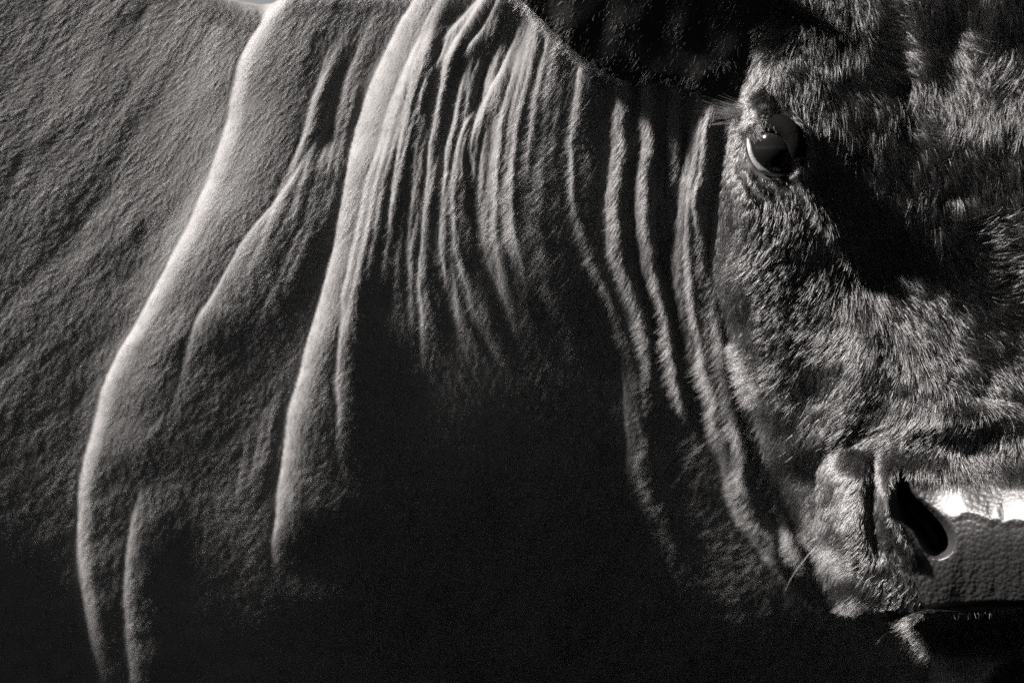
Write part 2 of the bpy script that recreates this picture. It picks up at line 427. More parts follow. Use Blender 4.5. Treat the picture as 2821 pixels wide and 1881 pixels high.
_tone_face = table([1700, 1780, 1860, 1940, 2020, 2100, 2180, 2260, 2340, 2440],  # wanted light and shade of the face, worked into its relief
                   [0, 100, 200, 300, 400, 500, 600, 700, 800, 900, 1000], [
    [60, 75, 75, 75, 78, 78, 74, 88, 80, 80],
    [60, 82, 70, 68, 68, 72, 95, 100, 80, 80],
    [60, 75, 60, 62, 66, 70, 100, 118, 95, 95],
    [70, 60, 52, 58, 66, 76, 110, 128, 115, 115],
    [95, 50, 34, 42, 54, 66, 82, 85, 92, 92],
    [120, 24, 8, 8, 20, 36, 50, 60, 86, 86],
    [122, 16, 2, 0, 6, 20, 34, 50, 84, 84],
    [145, 16, 28, 70, 84, 70, 66, 76, 98, 98],
    [155, 60, 62, 84, 100, 88, 76, 88, 98, 98],
    [110, 85, 84, 105, 108, 94, 70, 78, 86, 86],
    [70, 70, 95, 140, 120, 90, 72, 74, 74, 74]])
def _tone_slope(v):
    """wanted brightness -> slope towards the sun that yields it"""
    return np.where(v > 24, (v / 255.0) ** 2.2 / 0.8, -0.20 + 0.0085 * v) - 0.26

def _tone_slope_f(v):
    return np.where(v > 24, 0.02 + 1.75 * (v / 255.0) ** 2.2 / 0.8, -0.34 + 0.018 * v) - 0.26

def _coarse_slope(x, y):
    e = 8.0
    f = lambda a, b: fold_height(a, b, 20)
    tot = 0
    for ox in np.linspace(-96, 96, 13):
        for oy in (-60, 0, 60):
            g = 0.72 * (f(x + ox + e, y + oy) - f(x + ox - e, y + oy)) / (2 * e) + 0.64 * (f(x + ox, y + oy + e) - f(x + ox, y + oy - e)) / (2 * e)
            tot = tot + np.clip(g, -0.3, 0.0)
    return 0.8 * tot / 39
NECKR = Relief(np.arange(-1440, 2561, 80.0), np.arange(-480, 2081, 80.0), lambda x, y: _tone_slope(_tone_neck(x, y)) - _coarse_slope(x, y), NECK,
               0.72, 0.64, lambda x, y: 0.00012 + 0.0012 * sstep((x - 1500) / 150), 0.10)
HEADR = Relief(np.arange(1600, 2561, 60.0), np.arange(-480, 1201, 60.0), lambda x, y: _tone_slope_f(_tone_face(np.minimum(x, 4880 - x), y)), HEAD,
               0.72, 0.64, lambda x, y: 0.0007 + 0.004 * (y > 1020) + 0.0025 * sstep((1760 - x) / 60), 0.08)
def neck_base(x, y):
    return NECKR(x, y)
def head_base(x, y):
    w = sstep((1090 - y) / 90)
    out = HEADR(x, y)
    m = w < 1
    if m.any():
        out[m] = HEAD(x[m], y[m]) * (1 - w[m]) + out[m] * w[m]
    return out + 75.0

EYE_H = float(head_base(np.array([1772.0]), np.array([346.0]))[0]) + 8

def ytop(x):
    """silhouette of the back line"""
    return np.interp(x, [-2500, -600, 0, 300, 440, 520, 560, 600, 625, 642, 700, 800, 1000, 1300, 1700, 2440],
                     [-260, -220, -150, -90, -40, -9, 3, 9, 6, -4, -70, -160, -260, -330, -360, -380])

def surface(px, py):
    xr = np.where(px > XM, 2 * XM - px, px)          # the head is symmetrical
    n = neck_base(xr, py) + fold_height(xr, py) + chest_detail(xr, py)
    # skin rumples on the body, drawn out along the folds
    a = np.radians(np.interp(xr, [-600, 0, 500, 800, 1100, 1400, 1700], [40, 40, 30, 18, 4, -6, -12]))
    u = xr * np.cos(a) + py * np.sin(a)
    v = -xr * np.sin(a) + py * np.cos(a)
    rum = 2.2 * vnoise(u / 75, v / 210 + 3.7) + 0.7 * vnoise(u / 30 + 9, v / 90) + 0.22 * vnoise(u / 13 + 31, v / 40 + 5)
    n = n + rum * (0.55 + 0.45 * sstep((900 - xr) / 500))
    # roll the back over at the silhouette
    yt = ytop(xr)
    b = np.clip((py - yt) / 36.0, 0, 1)
    n = n - 34 * (1 - np.sqrt(np.maximum(0, 1 - (1 - b) ** 2)))
    dmz = poly_sdf(PAD_POLY, xr, py)
    wv = np.exp(-(((xr - 1772) / 78) ** 2 + ((py - 346) / 78) ** 2) ** 2)
    hb = head_base(xr, py)
    hb = hb * (1 - wv) + (EYE_H + 0.22 * (xr - 1772) - 0.05 * (py - 346)) * wv
    hd = hb + head_detail(xr, py)
    hd = hd + (2.4 * vnoise(xr / 60, py / 60 + 9) + 1.2 * vnoise(xr / 28, py / 28)) * (1 - sstep((dmz + 30) / 60))
    
    dh = poly_sdf(HEAD_POLY, xr, py)
    dm = poly_sdf(MUZ_POLY, xr, py)
    dc = poly_sdf(CHIN_POLY, xr, py)
    rnd = lambda d, R: np.sqrt(np.maximum(0, 1 - (1 - np.clip(d / R, 0, 1)) ** 2))
    chin = 290 - 70 * sstep((xr - 2080) / 150) - 1.05 * (py - 1400) + 20 * gauss(xr, py, XM, 1440, 250, 60)
    n = n + (chin - n) * rnd(dc, 36)
    Rv = 70 - 52 * sstep((py - 1250) / 80) * sstep((xr - 1960) / 90)
    hd = hd + 95 * rnd(dm, Rv) * sstep((py - 985) / 108) - 30 * sstep((py - 985) / 110)
    top = np.interp(py + 13 * vnoise(xr / 46, py / 300 + 2) + 6 * vnoise(xr / 15, py / 90), [1060, 1088, 1186, 1200, 1395], [0, 0, 22, 16, -14])
    hd = hd + top * sstep((xr - 2120) / 90) * sstep((dmz + 10) / 20)
    h = n + (hd - n) * rnd(dh, Rv)
    return h

# ------------------------------------------------------------------ materials
def new_mat(name):
    m = bpy.data.materials.new(name)
    m.use_nodes = True
    return m, m.node_tree, m.node_tree.nodes["Principled BSDF"]

def skin_mat(name, col, rough, spec, bscale, bstr, bdist):
    m, t, p = new_mat(name)
    tc = t.nodes.new("ShaderNodeTexCoord")
    n1 = t.nodes.new("ShaderNodeTexNoise"); n1.inputs["Scale"].default_value = 60; n1.inputs["Detail"].default_value = 6
    r = t.nodes.new("ShaderNodeValToRGB")
    r.color_ramp.elements[0].color = tuple(c * 0.75 for c in col) + (1,)
    r.color_ramp.elements[1].color = tuple(min(1, c * 1.25) for c in col) + (1,)
    n2 = t.nodes.new("ShaderNodeTexNoise"); n2.inputs["Scale"].default_value = bscale; n2.inputs["Detail"].default_value = 4
    b = t.nodes.new("ShaderNodeBump"); b.inputs["Strength"].default_value = bstr; b.inputs["Distance"].default_value = bdist
    t.links.new(tc.outputs["Object"], n1.inputs["Vector"]); t.links.new(n1.outputs[0], r.inputs[0]); t.links.new(r.outputs[0], p.inputs["Base Color"])
    t.links.new(tc.outputs["Object"], n2.inputs["Vector"]); t.links.new(n2.outputs[0], b.inputs["Height"]); t.links.new(b.outputs[0], p.inputs["Normal"])
    p.inputs["Roughness"].default_value = rough
    p.inputs["Specular IOR Level"].default_value = spec
    return m

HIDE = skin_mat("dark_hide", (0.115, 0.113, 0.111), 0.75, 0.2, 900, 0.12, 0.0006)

# ------------------------------------------------------------------ mesh helpers
def mesh_obj(name, verts, faces, mat, parent=None, smooth=True):
    me = bpy.data.meshes.new(name)
    verts = np.asarray(verts, np.float32)
    me.vertices.add(len(verts)); me.vertices.foreach_set("co", verts.ravel())
    faces = [np.asarray(f, np.int32) for f in (faces if isinstance(faces, list) else [faces])]
    loops = np.concatenate([f.ravel() for f in faces])
    cnt = np.concatenate([np.full(len(f), f.shape[1], np.int32) for f in faces])
    me.loops.add(len(loops)); me.loops.foreach_set("vertex_index", loops)
    me.polygons.add(len(cnt))
    me.polygons.foreach_set("loop_start", np.concatenate([[0], np.cumsum(cnt)[:-1]]).astype(np.int32))
    me.polygons.foreach_set("use_smooth", np.full(len(cnt), smooth))
    me.update(calc_edges=True)
    me.validate()
    me.materials.append(mat)
    o = bpy.data.objects.new(name, me)
    COL.objects.link(o)
    if parent: o.parent = parent
    return o

bull = bpy.data.objects.new("bull", None)
COL.objects.link(bull)
bull["label"] = "black bull in close-up, head turned to the viewer, deep folds in its neck"
bull["category"] = "bull"

# ------------------------------------------------------------------ body
STEP = 3.4
def axis(lo, a, b, hi, step):
    mid = np.arange(a, b + step, step)
    k = []; x, s = a, step
    while x > lo:
        s = min(s * 1.25, 60); x -= s; k.append(x)
    r = []; x, s = mid[-1], step
    while x < hi:
        s = min(s * 1.25, 60); x += s; r.append(x)
    return np.concatenate([np.array(k[::-1]), mid, np.array(r)])

# SHAPE-END
gx = axis(-1300, -40, 2400, 3300, STEP)
gy = axis(-420, -30, 1600, 2000, STEP)
NX, NY = len(gx), len(gy)
PX, PY = np.meshgrid(gx, gy)
YT = ytop(np.where(PX > XM, 2 * XM - PX, PX))
PYc = np.maximum(PY, YT)
H = surface(PX, PYc)
H = H - np.where(PY < YT, (YT - PY) * 2.0, 0)          # the far side of the back
# round the sides away from the viewer outside the picture
edge = np.minimum.reduce([(PX + 1300) / 300.0, (3300 - PX) / 300.0, (2000 - PY) / 300.0, (PY + 420) / 60.0])
H = H - 900 * (1 - np.sqrt(np.clip(1 - (1 - np.clip(edge, 0, 1)) ** 2, 0, 1)))
vx, vy, vz = W(PX, PYc, H)
V = np.stack([vx.ravel(), vy.ravel(), vz.ravel()], 1)
idx = np.arange(NX * NY).reshape(NY, NX)
quads = np.stack([idx[:-1, :-1], idx[1:, :-1], idx[1:, 1:], idx[:-1, 1:]], -1).reshape(-1, 4)
# closed behind: the border loop is drawn back and capped
loop = np.concatenate([idx[0, :], idx[1:, -1], idx[-1, -2::-1], idx[-2:0:-1, 0]])
nv = len(V)
back = V[loop].copy()
back[:, 1] = 0.75
back[:, 2] = 1.45 + (back[:, 2] - 1.45) * 0.9
cen = np.array([[back[:, 0].mean(), 0.85, back[:, 2].mean()]])
V = np.vstack([V, back, cen])
n = len(loop); i = np.arange(n); j = (i + 1) % n
side = np.stack([loop[i], loop[j], nv + j, nv + i], 1)
cap = np.stack([nv + i, nv + j, np.full(n, nv + n)], 1)

qc_x = PX.ravel()[quads].mean(1); qc_y = PYc.ravel()[quads].mean(1)
pad_d = poly_sdf(PAD_POLY, np.where(qc_x > XM, 2 * XM - qc_x, qc_x), qc_y)
is_pad = pad_d > 0
def coat_axes(px, py):
    a = np.interp(px, [-600, 0, 500, 800, 1100, 1400, 1700], [130, 130, 121, 110, 98, 100, 112])
    a = np.radians(a)
    return px * np.cos(a) + py * np.sin(a), -px * np.sin(a) + py * np.cos(a)
body = mesh_obj("body", V, [quads[~is_pad], side, cap], HIDE, bull)

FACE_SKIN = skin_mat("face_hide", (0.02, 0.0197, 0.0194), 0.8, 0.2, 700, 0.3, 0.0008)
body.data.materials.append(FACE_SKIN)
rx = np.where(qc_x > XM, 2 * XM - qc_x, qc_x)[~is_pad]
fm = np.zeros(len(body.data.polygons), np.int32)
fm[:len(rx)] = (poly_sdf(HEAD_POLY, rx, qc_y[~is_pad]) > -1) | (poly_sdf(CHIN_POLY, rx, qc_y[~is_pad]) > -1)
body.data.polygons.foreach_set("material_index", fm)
cu, cv = coat_axes(PX.ravel(), PYc.ravel())
att = body.data.attributes.new("coat", 'FLOAT_VECTOR', 'POINT')
buf = np.zeros((len(V), 3), np.float32)
buf[:len(cu), 0] = cu / 17.0; buf[:len(cu), 1] = cv / 3.0
att.data.foreach_set("vector", buf.ravel())
ht = HIDE.node_tree
at = ht.nodes.new("ShaderNodeAttribute"); at.attribute_name = "coat"
hb = [q for q in ht.nodes if q.type == 'BUMP'][0]; hn = hb.inputs["Height"].links[0].from_node
ht.links.new(at.outputs["Vector"], hn.inputs["Vector"])
hn.inputs["Scale"].default_value = 1.0; hn.inputs["Detail"].default_value = 3.0; hn.inputs["Roughness"].default_value = 0.6
hb.inputs["Strength"].default_value = 0.5; hb.inputs["Distance"].default_value = 0.00055

def submesh(name, q, mat, parent):
    u, inv = np.unique(q.ravel(), return_inverse=True)
    return mesh_obj(name, V[u], inv.reshape(-1, 4), mat, parent)

NOSE = skin_mat("wet_nose", (0.012, 0.0118, 0.0116), 0.5, 0.24, 180, 0.5, 0.0016)
nt = NOSE.node_tree
pn = nt.nodes["Principled BSDF"]; pn.inputs["Coat Weight"].default_value = 0.22; pn.inputs["Coat Roughness"].default_value = 0.36
vor = nt.nodes.new("ShaderNodeTexVoronoi"); vor.feature = 'F1'; vor.inputs["Scale"].default_value = 250; vor.inputs["Randomness"].default_value = 1.0
mx = nt.nodes.new("ShaderNodeMath"); mx.operation = 'MULTIPLY_ADD'; mx.inputs[1].default_value = -0.9
bump = [q for q in nt.nodes if q.type == 'BUMP'][0]; nz = bump.inputs["Height"].links[0].from_node
nt.links.new(nt.nodes["Texture Coordinate"].outputs["Object"], vor.inputs["Vector"])
nt.links.new(vor.outputs["Distance"], mx.inputs[0]); nt.links.new(nz.outputs[0], mx.inputs[2]); nt.links.new(mx.outputs[0], bump.inputs["Height"])
nose = submesh("nose_pad", quads[is_pad], NOSE, bull)

# ------------------------------------------------------------------ fur
def sample_grid(A, px, py):
    fx = np.interp(px, gx, np.arange(NX)); fy = np.interp(py, gy, np.arange(NY))
    i = np.clip(fx.astype(int), 0, NX - 2); j = np.clip(fy.astype(int), 0, NY - 2)
    a, b = fx - i, fy - j
    return A[j, i] * (1 - a) * (1 - b) + A[j, i + 1] * a * (1 - b) + A[j + 1, i] * (1 - a) * b + A[j + 1, i + 1] * a * b

HX = np.gradient(H, axis=1) / np.gradient(PX, axis=1)
HY = np.gradient(H, axis=0) / np.gradient(PY, axis=0)

# where the coat points, in design units (x right, y down), how long it is and how far it stands off
COAT = np.array([
    # x, y, dx, dy, length, lift, curl
    (0, 100, -.85, .45, 11, .12, .05), (0, 700, -.65, .75, 11, .12, .05), (0, 1400, -.6, .8, 11, .12, .05), (300, 200, -.85, .5, 11, .12, .05),
    (300, 900, -.6, .8, 11, .12, .05), (400, 1400, -.5, .85, 11, .12, .05), (600, 300, -.7, .7, 11, .12, .05), (650, 900, -.5, .85, 11, .12, .05),
    (900, 200, -.6, .8, 11, .12, .05), (900, 700, -.4, .9, 11, .12, .05), (1100, 300, -.5, .85, 11, .12, .05), (1100, 900, -.2, 1, 11, .12, .05), (1150, 60, -.4, .9, 11, .12, .05),
    (1300, 400, -.6, .8, 18, .2, .12), (1350, 900, -.3, .95, 18, .2, .12), (1450, 400, -.7, .7, 20, .2, .12), (1500, 1000, -.6, .8, 20, .2, .12),
    (1580, 300, -.5, .85, 20, .2, .12), (1580, 700, -.4, .9, 20, .2, .12), (1640, 500, -.4, .9, 18, .2, .12), (1650, 1200, -.8, .55, 20, .2, .12),
    (1720, 500, -.4, .9, 26, .4, .2), (1720, 650, -.5, .85, 30, .5, .2), (1720, 850, -.75, .6, 30, .5, .3), (1790, 500, -.5, .85, 28, .4, .2),
    (1800, 1000, -.7, .7, 34, .45, .3), (1850, 900, -.65, .75, 36, .45, .3), (1880, 760, -.7, .7, 36, .45, .3), (1950, 1000, -.65, .75, 30, .35, .2),
    (1930, 1150, -.55, .85, 24, .35, .2), (1930, 1330, -.45, .9, 24, .35, .2), (1900, 1250, -.6, .8, 24, .4, .2), (2000, 700, -.1, 1, 42, .45, .3), (1980, 820, -.4, .9, 38, .45, .3),
    (2100, 720, .2, 1, 46, .5, .5), (2120, 850, -.1, 1, 42, .5, .5), (2150, 620, .5, .6, 44, .5, .5), (2060, 930, -.6, .8, 34, .4, .3), (2250, 780, .8, .5, 46, .55, .6), (2300, 620, .9, -.2, 48, .6, .6),
    (2250, 560, .8, .0, 46, .5, .6), (2340, 900, .5, .8, 38, .5, .5), (2200, 880, .2, 1, 34, .5, .4), (2250, 955, .1, 1, 30, .5, .2), (2120, 975, -.7, .6, 26, .4, .2), (2040, 1010, -.8, .5, 24, .35, .2), (2250, 1050, .3, .9, 24, .4, .2), (2040, 1150, .1, 1, 11, .12, .05),
    (1830, 160, .6, .6, 40, .5, .6), (1800, 50, -.7, .5, 44, .6, .6), (1900, 80, .3, .8, 46, .5, .6), (1850, 300, .4, .9, 26, .35, .3), (1950, 250, .5, .85, 48, .45, .5), (2000, 150, .8, .5, 56, .5, .5), (2000, 380, .45, .9, 46, .45, .4),
    (2080, 130, .85, .5, 60, .5, .5), (2150, 120, .55, .85, 62, .5, .4), (2180, 40, .2, 1, 60, .5, .5), (2250, 130, .5, .85, 58, .5, .5), (2330, 60, .5, .7, 56, .5, .6), (2340, 150, -.3, .9, 52, .5, .5),
    (2150, 280, .5, .85, 50, .4, .4), (2260, 270, .05, 1, 46, .4, .3), (2100, 400, .35, .95, 46, .45, .4), (2230, 390, .3, .95, 46, .45, .5), (2340, 380, .1, 1, 44, .45, .4), (2120, 520, .5, .8, 44, .45, .4), (1950, 500, .4, .9, 32, .35, .3), (1850, 420, .4, .9, 14, .3, .2),
    (1770, 250, -.9, .4, 16, .35, .2), (1770, 430, -.3, .9, 12, .3, .1), (1730, 400, -.2, .95, 10, .3, .1), (2050, 1450, -.7, .7, 22, .4, .3), (2250, 1450, 0, 1, 16, .3, .2), (2250, 1540, -.3, .9, 20, .3, .2), (2070, 1330, -.3, .9, 10, .3, .2),
], float)
def coat(px, py):
    """smooth interpolation of the coat table"""
    out = np.zeros((len(px), 5))
    for i in range(0, len(px), 40000):
        a = px[i:i + 40000, None] - COAT[None, :, 0]; b = py[i:i + 40000, None] - COAT[None, :, 1]
        w = 1.0 / (a * a + b * b + 900.0) ** 1.6
        out[i:i + 40000] = (w @ COAT[:, 2:7]) / w.sum(1, keepdims=True)
    return out

def hair_mat(name, col, rough, coat_amt=0.0):
    m = bpy.data.materials.new(name); m.use_nodes = True
    t = m.node_tree; t.nodes.clear()
    o = t.nodes.new("ShaderNodeOutputMaterial")
    p = t.nodes.new("ShaderNodeBsdfHairPrincipled")
    p.model = 'CHIANG'; p.parametrization = 'COLOR'
    p.inputs["Color"].default_value = (*col, 1)
    p.inputs["Roughness"].default_value = rough
    p.inputs["Radial Roughness"].default_value = 0.5
    p.inputs["Random Roughness"].default_value = 0.2
    t.links.new(p.outputs[0], o.inputs[0])
    return m

def curves_obj(name, pts, rad, mat, parent):
    """pts: hairs x points x 3 in metres, rad: hairs x points"""
    n, k = pts.shape[:2]
    hc = bpy.data.hair_curves.new(name)
    hc.add_curves([k] * n)
    hc.attributes["position"].data.foreach_set("vector", np.ascontiguousarray(pts, np.float32).ravel())
    a = hc.attributes.get("radius") or hc.attributes.new("radius", 'FLOAT', 'POINT')
    a.data.foreach_set("value", np.ascontiguousarray(rad, np.float32).ravel())
    hc.materials.append(mat)
    o = bpy.data.objects.new(name, hc)
    COL.objects.link(o)
    o.parent = parent
    return o

def grow(px, py, k, clump, rad, lscale=1.0, pull=0.55, streak=0.0, coarse=0.0):
    n = len(px)
    h = sample_grid(H, px, py); hx = sample_grid(HX, px, py); hy = sample_grid(HY, px, py)
    c = coat(np.where(px > XM, 2 * XM - px, px), py)
    c[:, 0] *= np.where(px > XM, -1.0, 1.0)
    ang = np.arctan2(c[:, 1], c[:, 0])
    big = vnoise(px / 85 + 3, py / 85) * 0.9 * (0.25 + c[:, 4]) + vnoise(px / 36 + 8, py / 36 + 2) * 0.6 * (0.2 + c[:, 4])
    ang = ang + big + rng.normal(0, 0.11, n)
    L = c[:, 2] * lscale * rng.uniform(0.65, 1.2, n)
    dx, dy = np.cos(ang), np.sin(ang)
    # tangent on the surface (x, y, h) and unit normal
    N = np.stack([-hx, -hy, np.ones(n)], 1)
    N /= np.linalg.norm(N, axis=1, keepdims=True)
    T = np.stack([dx, dy, np.zeros(n)], 1)
    T = T - np.where((T * N).sum(1, keepdims=True) > 0, 0.55 if coarse > 0 else 1.0, 1.0) * (T * N).sum(1, keepdims=True) * N
    T /= np.linalg.norm(T, axis=1, keepdims=True) + 1e-6
    lift = c[:, 3] * rng.uniform(0.5, 1.4, n)
    fa = np.arctan2(c[:, 1], c[:, 0])
    fu = px * np.cos(fa) + py * np.sin(fa); fv = -px * np.sin(fa) + py * np.cos(fa)
    lift = lift * (1 + streak * vnoise(fu / 38, fv / 7.5))
    root = np.stack([px, py, h], 1) - N * 1.0
    # every hair leans towards the nearest clump centre of a jittered lattice
    off = np.zeros((n, 3)); best = np.full(n, 1e9)
    ci, cj = np.floor(px / clump).astype(int), np.floor(py / clump).astype(int)
    for a_ in (-1, 0, 1):
        for b_ in (-1, 0, 1):
            i_, j_ = ci + a_, cj + b_
            ox = (i_ + _tab[i_ & 255, j_ & 255]) * clump - px
            oy = (j_ + _tab[(j_ + 91) & 255, (i_ + 17) & 255]) * clump - py
            d_ = ox * ox + oy * oy
            w_ = d_ < best
            best = np.where(w_, d_, best)
            off[:, 0] = np.where(w_, ox, off[:, 0]); off[:, 1] = np.where(w_, oy, off[:, 1])
    off *= (1.0 / (1.0 + 0.6 * (hx * hx + hy * hy)))[:, None]
    off[:, 2] = np.clip(hx, -1.5, 1.5) * off[:, 0] + np.clip(hy, -1.5, 1.5) * off[:, 1]
    B = np.cross(N, T)
    bend = rng.normal(0, 0.10, n) + 0.5 * c[:, 4] * vnoise(px / 17, py / 17 + 50)
    out = np.empty((n, k, 3))
    for q in range(k):
        t = q / (k - 1.0)
        out[:, q] = root + T * (L * t)[:, None] + N * (lift * L * (t - 0.55 * t * t))[:, None] + off * (pull * t ** 1.2) + B * (bend * L * t * t)[:, None]
    x, y, z = W(out[..., 0], out[..., 1], out[..., 2])
    P = np.stack([x, y, z], -1)
    R = rad * S * np.linspace(1.0, 0.25, k)[None, :] * (rng.uniform(0.7, 1.2, (n, 1)) + 0.9 * (rng.random((n, 1)) < coarse))
    return P, R

def scatter(n, x0, x1, y0, y1):
    return rng.uniform(x0, x1, n), rng.uniform(y0, y1, n)

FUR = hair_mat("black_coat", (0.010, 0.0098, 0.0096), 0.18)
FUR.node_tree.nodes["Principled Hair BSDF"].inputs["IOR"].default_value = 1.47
FRINGE = hair_mat("lit_fringe", (0.16, 0.158, 0.156), 0.4)  # paler than the coat: sunlight on the ear fringe put into the colour
DARK = hair_mat("shaded_ear_hair", (0.006, 0.0059, 0.0058), 0.4)  # ear hair, darkened so its colour carries the ear's shade
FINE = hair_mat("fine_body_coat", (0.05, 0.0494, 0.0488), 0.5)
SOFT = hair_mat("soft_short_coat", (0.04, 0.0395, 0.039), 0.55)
SOFT.node_tree.nodes["Principled Hair BSDF"].inputs["Radial Roughness"].default_value = 0.8
EARM = skin_mat("shaded_ear", (0.006, 0.0059, 0.0058), 0.8, 0.2, 600, 0.5, 0.001)  # shade on the ear's near side is put into this near-black colour
MARGIN = skin_mat("dark_eyelid", (0.03, 0.0295, 0.029), 0.42, 0.5, 500, 0.4, 0.001)

def tube(name, path, rads, mat, parent, seg=10):
    """tapered tube along design-space points (x, y, h)"""
    c = catmull(path, 8)
    r = np.interp(np.linspace(0, 1, len(c)), np.linspace(0, 1, len(rads)), rads)
    tan = np.gradient(c, axis=0); tan /= np.linalg.norm(tan, axis=1, keepdims=True)
    ref = np.array([0.0, 0.0, 1.0])
    a_ = np.cross(tan, ref); a_ /= np.linalg.norm(a_, axis=1, keepdims=True) + 1e-9
    b_ = np.cross(tan, a_)
    th = np.linspace(0, 2 * np.pi, seg, endpoint=False)
    P = c[:, None, :] + r[:, None, None] * (np.cos(th)[None, :, None] * a_[:, None, :] + np.sin(th)[None, :, None] * b_[:, None, :])
    x, y, z = W(P[..., 0], P[..., 1], P[..., 2])
    Vt = np.stack([x, y, z], -1).reshape(-1, 3)
    m = len(c); I = np.arange(m * seg).reshape(m, seg)
    q = np.stack([I[:-1], np.roll(I, -1, 1)[:-1], np.roll(I, -1, 1)[1:], I[1:]], -1).reshape(-1, 4)
    caps = [np.array([I[0][::-1]]), np.array([I[-1]])]
    return mesh_obj(name, Vt, [q] + caps, mat, parent)

# ------------------------------------------------------------------ eye
EYE_C = (1780.0, 340.0, EYE_H - 32.0); EYE_R = 68.0
m, t, p = new_mat("dark_eye")
p.inputs["Base Color"].default_value = (0.004, 0.004, 0.004, 1)
p.inputs["Roughness"].default_value = 0.1
p.inputs["Specular IOR Level"].default_value = 0.25
EYEM = m
nu, nvv = 48, 32
th = np.linspace(0, 2 * np.pi, nu, endpoint=False); ph = np.linspace(0, np.pi, nvv)
TH, PH = np.meshgrid(th, ph)
ex = np.cos(TH) * np.sin(PH); ez = np.sin(TH) * np.sin(PH); eh = np.cos(PH)
# the cornea bulges a little towards the front
bul = 1 + 0.06 * np.clip((eh - 0.7) / 0.3, 0, 1)
X_, Y_, Z_ = W(EYE_C[0] + EYE_R * ex, EYE_C[1] + EYE_R * ez, EYE_C[2] + EYE_R * eh * bul)
I = np.arange(nu * nvv).reshape(nvv, nu)
q = np.stack([I[:-1], I[1:], np.roll(I, -1, 1)[1:], np.roll(I, -1, 1)[:-1]], -1).reshape(-1, 4)
eye_o = mesh_obj("eye", np.stack([X_, Y_, Z_], -1).reshape(-1, 3), q, EYEM, bull)
def LID(pts):
    """points lying on the eyeball, o units proud of it"""
    out = []
    for x, y, o in pts:
        q = EYE_R ** 2 - (x - EYE_C[0]) ** 2 - (y - EYE_C[1]) ** 2
        out.append((x, y, EYE_C[2] + math.sqrt(max(q, 0.0)) + o))
    return out
UPLID = skin_mat("black_upper_lid", (0.004, 0.0039, 0.0038), 1.0, 0.0, 500, 0.6, 0.001)
WET = skin_mat("wet_lid_margin", (0.16, 0.157, 0.154), 0.3, 0.8, 500, 0.4, 0.001)
tube("eyelid", LID([(1720, 296, 0), (1717, 318, 0), (1720, 345, 0), (1730, 370, 0), (1748, 390, 0), (1772, 402, 0), (1796, 404, 0), (1818, 398, 0)]), [4, 5, 6, 7, 8, 7, 6, 4], WET, eye_o)
tube("eyelid", LID([(1704, 314, 0), (1722, 298, 2), (1752, 288, 5), (1786, 290, 8), (1814, 310, 10), (1828, 346, 10), (1826, 398, 4)]), [6, 14, 21, 24, 25, 22, 10], UPLID, eye_o, 14)

# ------------------------------------------------------------------ ear
EAR_LOW = catmull([(1120, -120), (1180, -15), (1240, 45), (1300, 105), (1385, 165), (1430, 186), (1500, 190), (1560, 200), (1620, 225), (1680, 236), (1730, 214), (1765, 180), (1800, 150)], 6)
EAR_TOP = catmull([(1120, -125), (1180, -230), (1260, -300), (1400, -340), (1550, -330), (1650, -260), (1740, -130), (1790, -20), (1810, 60)], 6)
EU, EV = 90, 40
def resamp(c, n):
    L = np.concatenate([[0], np.cumsum(np.hypot(*np.diff(c, axis=0).T))])
    q = np.linspace(0, L[-1], n)
    return np.stack([np.interp(q, L, c[:, 0]), np.interp(q, L, c[:, 1])], 1)
lo, to = resamp(EAR_LOW, EU), resamp(EAR_TOP, EU)
vv = np.linspace(0, 1, EV)[:, None]
EX = lo[None, :, 0] * (1 - vv) + to[None, :, 0] * vv
EY = lo[None, :, 1] * (1 - vv) + to[None, :, 1] * vv
elow = np.array([float(sample_grid(H, np.array([min(q[0], 1700.0)]), np.array([max(q[1], -60.0)]))[0]) for q in lo])
elow = np.convolve(np.pad(elow, 12, mode='edge'), np.ones(25) / 25, mode='valid') + 14 - 40 * sstep((lo[:, 0] - 1690) / 100)
EH = elow[None, :] + 0.10 * (1700 - EX) + 0.27 * (lo[None, :, 1] - EY) + 5 * vnoise(EX / 60, EY / 60)
EH = EH - 26 * np.sin(np.pi * np.clip(vv * 1.0, 0, 1)) * np.sin(np.pi * np.linspace(0, 1, EU))[None, :]
def ear_sheet(off):
    x, y, z = W(EX, EY, EH + off)
    return np.stack([x, y, z], -1).reshape(-1, 3)
uu0 = 0 * lo[None, :, 0]
rim = np.minimum.reduce([vv * EV / 4 + uu0, (1 - vv) * EV / 4 + uu0, np.linspace(0, 1, EU)[None, :] * EU / 4 + 0 * vv, (1 - np.linspace(0, 1, EU))[None, :] * EU / 4 + 0 * vv])
thick = 14 * np.sqrt(np.clip(1 - (1 - np.clip(rim, 0, 1)) ** 2, 0, 1)) + 1
Ve = np.vstack([ear_sheet(thick * 0.5), ear_sheet(-thick * 0.5)])
I = np.arange(EU * EV).reshape(EV, EU)
front = np.stack([I[:-1, :-1], I[:-1, 1:], I[1:, 1:], I[1:, :-1]], -1).reshape(-1, 4)
rear = front[:, ::-1] + EU * EV
lp = np.concatenate([I[0, :], I[1:, -1], I[-1, -2::-1], I[-2:0:-1, 0]])
l2 = np.roll(lp, -1)
wall = np.stack([lp, lp + EU * EV, l2 + EU * EV, l2], 1)
ear = mesh_obj("ear", Ve, [front, rear, wall], EARM, bull)
ear["label"] = "dark ear hanging over the neck, seen from its shaded side"

